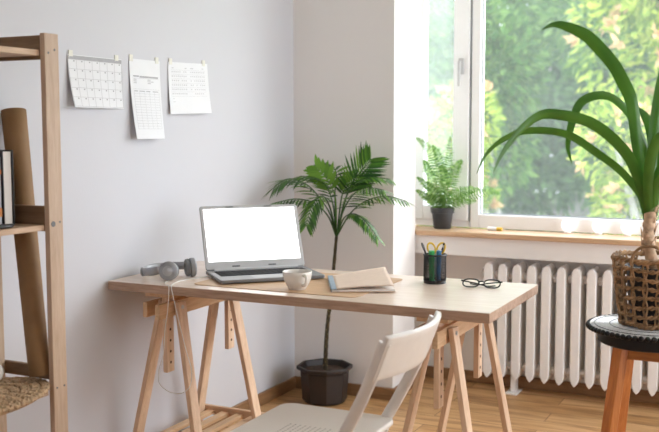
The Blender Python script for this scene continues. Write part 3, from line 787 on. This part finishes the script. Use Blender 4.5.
# ------------------------------------------------------------------ radiator in the niche
rd = thing('radiator', 'white ribbed column radiator in the niche under the window sill', 'radiator', (1.5, 1.625, 0))
NS, PX, PITCH = 19, .882, .0702
pr = [(-.0220, .13), (-.0220, .588), (-.0215, .610), (-.014, .628), (0, .637), (.014, .628), (.0215, .610), (.0220, .588), (.0220, .13), (.021, .104), (.012, .083), (0, .069), (-.012, .083), (-.021, .104)]
proto = None
for i in range(NS):
    x = PX + i * PITCH
    if proto is None:
        k = MB()
        Mx = Matrix(((1, 0, 0, x), (0, 0, 1, 0), (0, 1, 0, 0), (0, 0, 0, 1)))   # profile (x, z), depth along y
        k.prism(pr, 1.565, 1.690, Mx)
        proto = k.build('section', M['rad'], rd, bevel=.005, seg=3)
    else:
        c = proto.copy(); COL.objects.link(c); c.parent = rd; c.location.x = i * PITCH
for z in (.573, .128):
    MB().tube([(PX - .035, 1.625, z), (PX + NS * PITCH, 1.625, z)], .021, 14).build('header_pipe', M['rad_d'], rd)
    MB().tube([(PX - .045, 1.625, z), (PX - .036, 1.625, z)], .026, 8).build('end_cap', M['rad_d'], rd)
for i in (1.75, 14):
    x = PX + i * PITCH
    MB().box((x - .012, 1.597, 0.004), (x + .012, 1.652, .11)).box((x - .03, 1.56, 0.0), (x + .03, 1.66, .008)).build('foot_bracket', M['rad'], rd, bevel=.002)

# ------------------------------------------------------------------ small things on the sill
for k, (px, lab) in enumerate(((1.232, 'white glowing globe light on the sill, farthest from the cane plant'), (1.377, 'white glowing globe light on the sill, middle of three'), (1.509, 'white glowing globe light on the sill, nearest the cane plant'))):
    t = thing('globe_light', lab, 'light', (px, 1.695, ZS), 'globe lights along the sill')
    MB().lathe([(.0, .0), (.016, .0), (.017, .008), (.013, .012), (0, .012)], (px, 1.695, ZS + .0003), 20).build('socket', M['frame'], t)
    MB().lathe([(.029 * math.sin(PI*i/14), .039 - .029*math.cos(PI*i/14)) for i in range(15)], (px, 1.695, ZS), 24).build('bulb', M['globe'], t, smooth=80)
t = thing('marker', 'small white and yellow marker lying on the window sill', 'marker', (.885, 1.655, ZS + .009))
MB().tube([(.852, 1.655, ZS + .009), (.898, 1.652, ZS + .009)], .0085, 12).build('barrel', M['frame'], t)
MB().tube([(.8985, 1.652, ZS + .009), (.925, 1.650, ZS + .009)], .0088, 12).build('cap', M['yellow'], t)

# ------------------------------------------------------------------ stool, round mat, basket, cane plant
SC = V3((1.798, .291, 0)); SZ = .65
st = thing('stool', 'orange pine stool with a black round seat at the right', 'stool', (SC.x, SC.y, 0))
MB().lathe([(0, .594), (.156, .594), (.161, .598), (.161, .634), (.156, .639), (0, .639)], (SC.x, SC.y, 0), 56).build('seat', M['blackw'], st, smooth=40)
vw = -TO_CAM
def sp(u, d, z): return SC + VIEW_R * u + vw * d + V3((0, 0, z))
for k in range(4):
    a = math.radians(199 + 90 * k); cu, cd = math.cos(a), math.sin(a)
    tq, bq = sp(.108*cu, .108*cd, .5935), sp(.188*cu, .188*cd, .001)
    MB().beam(tq, bq, VIEW_R * -cd + vw * cu, .046, .030).build('leg', M['stool'], st, bevel=.004)
    b2 = math.radians(199 + 90 * (k + 1))
    p_, q_ = sp(.100*cu, .100*cd, .570), sp(.100*math.cos(b2), .100*math.sin(b2), .570)
    MB().beam(p_, q_, (0, 0, 1), .042, .018).build('apron', M['stool_x'], st, bevel=.002)
    p_, q_ = sp(.152*cu, .152*cd, .24), sp(.152*math.cos(b2), .152*math.sin(b2), .24)
    MB().beam(p_, q_, (0, 0, 1), .030, .016).build('stretcher', M['stool_x'], st, bevel=.002)
pm = thing('round_placemat', 'round grey ringed placemat with a black beaded edge on the stool', 'placemat', SC + V3((0, 0, .6395)))
prof = [(0, .6395), (.188, .6395), (.190, .643)]
for i in range(38):
    r_ = .188 - i * .00495; prof += [(r_, .6478), (r_ - .0022, .6505), (r_ - .0042, .6482)]
prof.append((0, .6485))
MB().lathe(prof, SC, 72).build('woven_disc', M['placemat'], pm, smooth=60)
for rr_ in (.172, .125):
    MB().tube([SC + V3((rr_*math.cos(a), rr_*math.sin(a), .6502)) for a in [2*PI*i/64 for i in range(64)]], .0018, 6, closed=True).build('dark_ring', M['black'], pm)
be = MB()
for i in range(64):
    a = 2*PI*i/64; c = SC + V3((.191*math.cos(a), .191*math.sin(a), .6425))
    be.lathe([(.0092*math.sin(PI*j/6), -.0088*math.cos(PI*j/6)) for j in range(7)], c, 9)
be.build('beaded_edge', M['blackw'], pm, smooth=80)

BC = SC + V3((.006, .004, .6545)); BH = .213
def brad(s): return .0965 + .029 * s ** .8
bk_ = thing('basket', 'openwork braided seagrass basket with ring handles standing on the stool', 'basket', BC)
def wv(r0, n, a, amp, ph): return r0 + amp * math.sin(n * a + ph)
MB().lathe([(0, .002), (.088, .002), (.0955, .006), (.0955, .010), (0, .010)], BC, 40).build('base', M['wick'], bk_)
NR = 18
st_ = MB(); rows = [0.02, .155, .29, .43, .57, .71, .85, .985]
for ri, s in enumerate(rows):
    for ph in (0, PI):
        pts = []
        n = NR // 2
        for i in range(NR * 5):
            a = 2 * PI * i / (NR * 5)
            zz = s * BH + .0045 * math.sin(2 * n * a + ph) + .003 * math.sin(5 * a + ri)
            q = brad(s) + .0035 * math.cos(2 * n * a + ph)
            pts.append(BC + V3((q * math.cos(a), q * math.sin(a), .004 + zz)))
        st_.tube(pts, .0040 if ri not in (0, 7) else .0060, 6, closed=True)
st_.build('braided_row', M['wick'], bk_)
rb = MB()
for i in range(NR):
    a0 = 2 * PI * (i + .25) / NR
    for dl in (-1, 1):
        pts = []
        for k in range(29):
            s = k / 28
            a = a0 + dl * .062 * abs(math.sin(s * PI * 7 / 1.02 * .5 + (i % 2) * PI / 2))
            q = brad(s) + .002 * dl
            pts.append(BC + V3((q * math.cos(a), q * math.sin(a), .004 + s * BH)))
        rb.tube(pts, .0036, 5)
rb.build('braided_rib', M['wick'], bk_)
for sg in (-1, 1):
    d_ = (TO_CAM * .90 - VIEW_R * .42).normalized() * sg
    tn = V3((-d_.y, d_.x, 0)); hc = BC + d_ * (brad(1) + .001)
    pts = [hc + tn * (.053 * math.cos(PI*i/16)) + V3((0, 0, BH - .012 + .052 * math.sin(PI*i/16) + .012 * (0 < i < 16))) for i in range(17)]
    MB().tube(pts, .0048, 8).build('handle', M['wick'], bk_)

PB = BC + V3((0, 0, .0105))
pl = thing('cane_plant', 'tall plant with long arching strap leaves growing from a cane in the basket', 'plant', PB)
MB().lathe([(0, 0), (.068, 0), (.084, .165), (.088, .166), (.088, .178), (.082, .178), (.080, .160)], PB, 32).build('nursery_pot', M['black'], pl)
MB().lathe([(0, .157), (.0815, .155)], PB, 24).build('soil', M['soil'], pl)
ST = smooth_path([PB + V3((.0, .0, .12)), PB + V3((.0, .0, .16))] + BIG_STEM[2:], 5)
N = len(ST)
cn = MB().tube(ST, [.0185 + .002 * math.sin(i * 1.9) for i in range(N)], 14).build('cane', M['cane'], pl)
hs = MB(); rr = random.Random(5)
for i in range(26):
    k = rr.randrange(6, N - 1); a = rr.uniform(0, 2*PI); c = ST[k]
    o_ = V3((math.cos(a), math.sin(a), 0)); tn = V3((-o_.y, o_.x, 0)); w_ = rr.uniform(.006, .012)
    tip = c + o_ * rr.uniform(.026, .038) + V3((0, 0, rr.uniform(.005, .025)))
    hs.add([c + o_*.018 - tn*w_ - V3((0,0,.010)), c + o_*.018 + tn*w_ - V3((0,0,.010)), c + o_*.022 + tn*w_*.7 + V3((0,0,.006)), tip, c + o_*.022 - tn*w_*.7 + V3((0,0,.006))], [(0,1,2,4), (4,2,3)])
hs.build('dry_leaf_base', M['cane'], cn, solid=.001, fix=False)
TOPS = V3(BIG_STEM[-1])
MB().tube([TOPS + V3((0, 0, -.02)), TOPS + V3((0, 0, .04)), TOPS + V3((0, 0, .09))], [.019, .021, .012], 14).build('leaf_sheath', M['green_stem'], pl)
def strap(pts, width, fold=.32, face=.55, twist=0):
    P = smooth_path(pts, 6); n = len(P); mb = MB(); vs = []; prev = None
    for i, p in enumerate(P):
        s = i / (n - 1)
        t = (P[min(i+1, n-1)] - P[max(i-1, 0)]).normalized()
        side = t.cross(V3((0, 0, 1)))
        if side.length < .3: side = t.cross(V3(vw))
        side.normalize()
        inp = t.cross(vw).normalized()
        if prev is not None and side.dot(prev) < 0: side = -side
        sd = (side * (1 - face) + inp * face)
        sd = (sd - t * sd.dot(t)).normalized()
        if prev is not None and sd.dot(prev) < 0: sd = -sd
        if prev is not None: sd = (prev * .6 + sd * .4); sd = (sd - t * sd.dot(t)).normalized()
        prev = sd.copy()
        nn = sd.cross(t).normalized()
        if twist: 
            q = twist * s; sd, nn = sd*math.cos(q) + nn*math.sin(q), nn*math.cos(q) - sd*math.sin(q)
        w_ = width * .5 * (.62 + .38 * math.sin(min(1, s / .45) * PI / 2)) * (1 - max(0, (s - .58) / .42) ** 1.9) + .0006
        f = fold * (1 - .5 * s)
        vs += [p - sd * w_ + nn * w_ * f, p - sd * w_ * .5 + nn * w_ * f * .35, p, p + sd * w_ * .5 + nn * w_ * f * .35, p + sd * w_ + nn * w_ * f]
    fs = [(i*5+j, i*5+j+1, (i+1)*5+j+1, (i+1)*5+j) for i in range(n-1) for j in range(4)]
    return mb.add(vs, fs)
for k, (w_, pts) in enumerate(BIG):
    strap(pts, w_ * .88, face=(.72, .62, .66, .60, .7, .5, .5, .6, .7, .5)[k]).build('leaf', M['big'], pl, fix=False, smooth=60)

# ------------------------------------------------------------------ feather palm in the brown pot
PP = V3((.2415, 1.080, 0))
pa_ = thing('potted_palm', 'feather palm in a brown octagonal pot on the floor in the corner', 'plant', PP)
Moct = Matrix.Rotation(math.radians(22.5 + 8), 3, 'Z')
MB().lathe([(0, .001), (.080, .001), (.096, .004), (.098, .018), (.090, .018), (.088, .006), (0, .006)], PP, 32).build('saucer', M['pot'], pa_)
MB().lathe([(0, .007), (.100, .007), (.106, .012), (.116, .152), (.133, .156), (.134, .172), (.129, .175), (.120, .172), (.113, .145)], PP, 8, M=Moct).build('pot', M['pot'], pa_, bevel=.004, seg=2)
MB().lathe([(0, .152), (.06, .150), (.112, .146)], PP, 24).build('soil', M['soil'], pa_)
S0 = smooth_path(PALM_STEM, 6); S0[0].z = .145; n = len(S0)
tk = MB().tube(S0, [.0105 - .004 * i / n + .0012 * (i % 2) for i in range(n)], 10).build('trunk', M['trunk'], pa_)
ng = MB()
for i in range(2, n - 10):
    for a in (0, 2.1, 4.2):
        c = S0[i]; a += i
        ng.lathe([(0, -.004), (.0042, 0), (0, .004)], c + V3((math.cos(a), math.sin(a), 0)) * .009, 5)
ng.build('root_knob', M['trunk_l'], tk)
def frond(mode, ln, pts, nl=15, wid=.011, droop=.55, start=.30, rs=1):
    P = smooth_path(pts, 8); n = len(P); mb = MB()
    mb.tube(P, [.0042 * (1 - .75 * i / n) for i in range(n)], 6)
    rr = random.Random(int(ln * 1e4) + n + rs)
    for k in range(nl):
        s = start + (1 - start) * (k + .5) / nl
        x = s * (n - 1); i = min(int(x), n - 2); p = P[i].lerp(P[i+1], x - i)
        t = (P[i+1] - P[max(i-1, 0)]).normalized()
        if mode == 'up': sd = t.cross(V3((0, 0, 1)))
        else: sd = t.cross(vw)
        if sd.length < .2: sd = t.cross(vw)
        sd.normalize()
        prof = (.55 + .45 * math.sin(PI * min(1, .15 + .8 * (k + .5) / nl)))
        for g in (-1, 1):
            l_ = ln * prof * rr.uniform(.85, 1.12)
            dr = droop * rr.uniform(.7, 1.2) * (1 if mode == 'up' else .25)
            d0 = (t * (.55 + .5 * k / nl) + sd * g * .85 + V3((0, 0, -dr * .35))).normalized()
            d1 = (d0 + V3((0, 0, -dr)) + t * .15).normalized()
            wv_ = d0.cross(t.cross(sd)).normalized()
            w_ = wid * rr.uniform(.8, 1.15) * .5
            q = [p]; 
            for j in range(1, 5): q.append(q[-1] + d0.lerp(d1, j / 4).normalized() * l_ / 4)
            ww = [.25, .9, 1, .7, .06]
            nn = wv_.cross(d0).normalized() 
            vs = []
            for j in range(5): vs += [q[j] - wv_*w_*ww[j] + nn*w_*ww[j]*.3, q[j], q[j] + wv_*w_*ww[j] + nn*w_*ww[j]*.3]
            mb.add(vs, [(j*3+h, j*3+h+1, (j+1)*3+h+1, (j+1)*3+h) for j in range(4) for h in (0, 1)])
    return mb
for k, (mode, ln, pts) in enumerate(PALM):
    young = k == 2
    frond(mode, ln, pts, nl=7 if young else 18, wid=.022 if young else .0108, rs=k, start=.5 if young else .32).build('frond', M['palm_y'] if young else M['palm'], pa_, fix=False, smooth=60)

# ------------------------------------------------------------------ fern on the sill
FP = V3((.622, 1.640, ZS + .0004))
fn = thing('potted_fern', 'light green fern in a charcoal pot on the window sill', 'plant', FP)
MB().lathe([(0, 0), (.040, 0), (.043, .003), (.052, .078), (.058, .079), (.060, .104), (.057, .107), (.053, .104), (.050, .085)], FP, 36).build('pot', M['potg'], fn, smooth=45)
MB().lathe([(0, .092), (.0515, .090)], FP, 24).build('soil', M['soil'], fn)
for k, pts in enumerate(FERN):
    pts = [tuple(V3(FP) + V3((0, 0, .085)))] + pts[1:]
    P = smooth_path(pts, 10); n = len(P); mb = MB().tube(P, [.0016 * (1 - .6 * i / n) for i in range(n)], 5)
    rr = random.Random(k); nl = 28
    for j in range(nl):
        s = .12 + .88 * j / nl; x = s * (n - 1); i = min(int(x), n - 2); p = P[i].lerp(P[i+1], x - i)
        t = (P[i+1] - P[max(i-1, 0)]).normalized(); sd = t.cross(V3((0, 1, 0)).lerp(V3((0, 0, 1)), .35)).normalized(); nn = sd.cross(t)
        for g in (-1, 1):
            l_ = .042 * (math.sin(PI * min(1, .25 + .74 * s)) * .9 + .1) * rr.uniform(.85, 1.15)
            d = (sd * g + t * .35 + nn * rr.uniform(-.2, .2) + V3((0, 0, -.12))).normalized(); w_ = t * .0038
            mb.add([p - w_*.5, p + d*l_*.45 - w_ + nn*.001, p + d*l_, p + d*l_*.45 + w_ - nn*.001, p + w_*.5], [(0, 1, 3, 4), (1, 2, 3)])
    mb.build('frond', M['fern'], fn, fix=False, smooth=0)

# ------------------------------------------------------------------ the garden outside
struct(MB().box((-14, 1.95, -.75), (16, 26, -.6)).build('ground', M['grass'], smooth=0))
def bush(name, label, loc, rad, n, size, mat, tips=0, tipmat=None, cat='tree', seed=0, trunk=True, trunks=3, lobes=9):
    rr = random.Random(seed); c = V3(loc); R_ = V3(rad)
    t = thing(name, label, cat, (c.x, c.y, -.6), 'trees and shrubs outside')
    L_ = []
    for i in range(lobes):
        while True:
            q = V3((rr.uniform(-1, 1), rr.uniform(-1, 1), rr.uniform(-1, 1)))
            if q.length < .8: break
        L_.append((q, rr.uniform(.30, .52)))
    def leaf(mb, p, d, s, asp=.42):
        w_ = d.cross(V3((rr.uniform(-1,1), rr.uniform(-1,1), rr.uniform(-1,1)))).normalized() * s * asp * .5
        nn = w_.cross(d).normalized() * s * .08
        mb.add([p, p + d*s*.5 - w_ + nn, p + d*s, p + d*s*.5 + w_ + nn], [(0, 1, 2), (0, 2, 3)])
    mb, tb = MB(), MB()
    for i in range(n):
        q, r_ = rr.choice(L_)
        d = V3((rr.gauss(0, 1), rr.gauss(0, 1), rr.gauss(0, 1) + .25)).normalized()
        off = q + d * r_ * rr.uniform(.75, 1.05)
        p = c + V3((off.x * R_.x, off.y * R_.y, off.z * R_.z))
        dd = (d + V3((rr.uniform(-.8,.8), rr.uniform(-.8,.8), rr.uniform(-.9,.4)))).normalized()
        leaf(mb, p, dd, size * rr.uniform(.7, 1.3))
    for i in range(tips):
        q, r_ = rr.choice(L_)
        d = V3((rr.gauss(0, 1), rr.gauss(0, 1) - .7, rr.gauss(0, 1) + .5)).normalized()
        off = q + d * r_ * 1.05
        p = c + V3((off.x * R_.x, off.y * R_.y, off.z * R_.z))
        for k in range(7):
            leaf(tb, p, (d + V3((rr.uniform(-1,1), rr.uniform(-1,1), rr.uniform(-1,1)))).normalized(), size * rr.uniform(.8, 1.25), .5)
    mb.build('foliage', mat, t, fix=False, smooth=0)
    if tips: tb.build('young_leaves', tipmat, t, fix=False, smooth=0)
    k = MB()
    for i in range(trunks):
        q, r_ = L_[i]; e = c + V3((q.x * R_.x, q.y * R_.y, q.z * R_.z))
        b0 = V3((c.x + .08 * i, c.y, -.62))
        k.tube(smooth_path([b0, b0.lerp(e, .45) + V3((rr.uniform(-.1,.1), rr.uniform(-.1,.1), .1)), e], 4), [.06, .055, .05, .045, .04, .034, .028, .022, .015], 7)
    k.build('trunk', M['bark'], t)
    return t
bush('garden_tree', 'rounded mid green tree outside, behind the tall upright leaf', (-.9, 8.2, 2.0), (1.35, 1.3, 1.75), 7000, .15, M['leaf_a'], seed=1)
bush('garden_tree', 'pale yellow-green tree with pinkish young leaves outside, at the right of the window', (1.35, 7.6, 2.2), (1.35, 1.2, 1.8), 6500, .13, M['leaf_b'], 150, M['tips'], seed=2)
bush('garden_shrub', 'low yellow-green shrub with orange young leaves outside, lower left of the big pane', (-.70, 5.6, .95), (.62, .6, .85), 3600, .095, M['leaf_b'], 120, M['tips'], cat='shrub', seed=3)
bush('garden_shrub', 'low shrub with orange leaf tips outside, behind the cane plant', (1.25, 5.4, .95), (.62, .6, .80), 3400, .095, M['leaf_b'], 90, M['tips'], cat='shrub', seed=4)
bush('garden_tree', 'dense dark green tree outside, low in the middle of the big pane', (.35, 11.0, 1.7), (1.9, 1.3, 2.3), 6500, .19, M['leaf_c'], seed=5)
bush('garden_tree', 'hazy pale green tree outside the narrow left casement', (-3.75, 10.4, 1.7), (1.5, 1.3, 2.2), 6500, .17, M['leaf_a'], seed=6)
bush('garden_tree', 'tall light green tree outside, towering behind the yellow-green tree', (1.6, 14.7, 3.4), (1.8, 1.2, 2.6), 7000, .22, M['leaf_b'], seed=8)
bush('garden_tree', 'broad bluish green tree filling the middle distance outside', (-3.1, 14.3, 1.6), (1.9, 1.2, 2.8), 7000, .24, M['leaf_c'], seed=11)
bush('garden_hedge', 'long dark hedge closing the garden outside at the back', (-1.2, 17.5, 1.2), (6.5, .9, 2.7), 14000, .36, M['leaf_c'], seed=21, lobes=40, cat='hedge', trunk=True)
bb_ = thing('bare_shrub', 'leafless grey branched shrub outside, low in the big pane', 'shrub', (.22, 6.55, -.6), 'trees and shrubs outside')
br_ = MB(); rr = random.Random(9)
def branch(p, d, l, r, dep):
    e = p + d * l
    br_.tube([p, p.lerp(e, .5) + V3((rr.uniform(-.02,.02), 0, rr.uniform(-.02,.02))), e], [r, r*.85, r*.65], 6)
    if dep:
        for k in range(3):
            nd = (d + V3((rr.uniform(-.8, .8), rr.uniform(-.5, .5), rr.uniform(-.25, .4)))).normalized()
            branch(p.lerp(e, rr.uniform(.55, 1)), nd, l * rr.uniform(.55, .8), r * .6, dep - 1)
for d in ((-.7, 0, .8), (-.25, .1, 1), (.3, -.1, 1)): branch(V3((.22, 6.55, -.62)), V3(d).normalized(), .62, .028, 3)
br_.build('branches', M['twig'], bb_)

# ------------------------------------------------------------------ camera, light
cam = bpy.data.cameras.new('camera'); co = bpy.data.objects.new('camera', cam); COL.objects.link(co)
co.location = (2.1989, -2.8788, 1.2753)
co.rotation_euler = (PI/2 - .0899, 0, .4539)
co.rotation_euler = (Matrix.Rotation(.4539, 3, 'Z') @ Matrix.Rotation(PI/2 - .0899, 3, 'X') @ Matrix.Rotation(-.0009, 3, 'Z')).to_euler()
cam.sensor_width = 36; cam.lens = 955.038 / 659 * 36
cam.clip_end = 100; cam.clip_start = .05
cam.dof.use_dof = True; cam.dof.focus_distance = 3.35; cam.dof.aperture_fstop = 3.0
S.camera = co

wd = bpy.data.worlds.new('sky'); S.world = wd; wd.use_nodes = True
bg = wd.node_tree.nodes['Background']
bg.inputs['Color'].default_value = (*SKYC, 1); bg.inputs['Strength'].default_value = SKY
def area(name, loc, rot, sx, sy, power, col=(1, 1, 1), portal=False):
    l = bpy.data.lights.new(name, 'AREA'); l.shape = 'RECTANGLE'; l.size, l.size_y = sx, sy
    l.energy = power; l.color = col
    o = bpy.data.objects.new(name, l); COL.objects.link(o); o.location = loc; o.rotation_euler = rot
    if portal: l.cycles.is_portal = True
    return o
area('window_portal', ((XL + XR)/2, 1.84, (ZS + ZT)/2), (-PI/2, 0, 0), XR - XL, ZT - ZS, 1, portal=True)
area('rear_portal', (2.1, -5.34, (2.3 + REAR_Z)/2), (PI/2, 0, 0), 2.4, 2.3 - REAR_Z, 1, portal=True)
area('door_portal', (3.63, (RY0 + RY1)/2, 1.2), (0, PI/2, 0), 2.3, RY1 - RY0, 1, portal=True)
sun = bpy.data.lights.new('sun', 'SUN'); sun.energy = SUN; sun.angle = 1.0; sun.color = (1, .985, .96)
so = bpy.data.objects.new('sun', sun); COL.objects.link(so); so.rotation_euler = V3((.72, .52, .68)).to_track_quat('Z', 'Y').to_euler(); so.location = (0, 0, 8)
S.view_settings.view_transform = 'Standard'; S.view_settings.look = 'None'
S.view_settings.gamma = 1; S.view_settings.use_curve_mapping = False
S.view_settings.exposure = EXPO
S.cycles.use_denoising = True
S.cycles.max_bounces = 14; S.cycles.diffuse_bounces = 8; S.cycles.transparent_max_bounces = 12
S.cycles.sample_clamp_indirect = 8
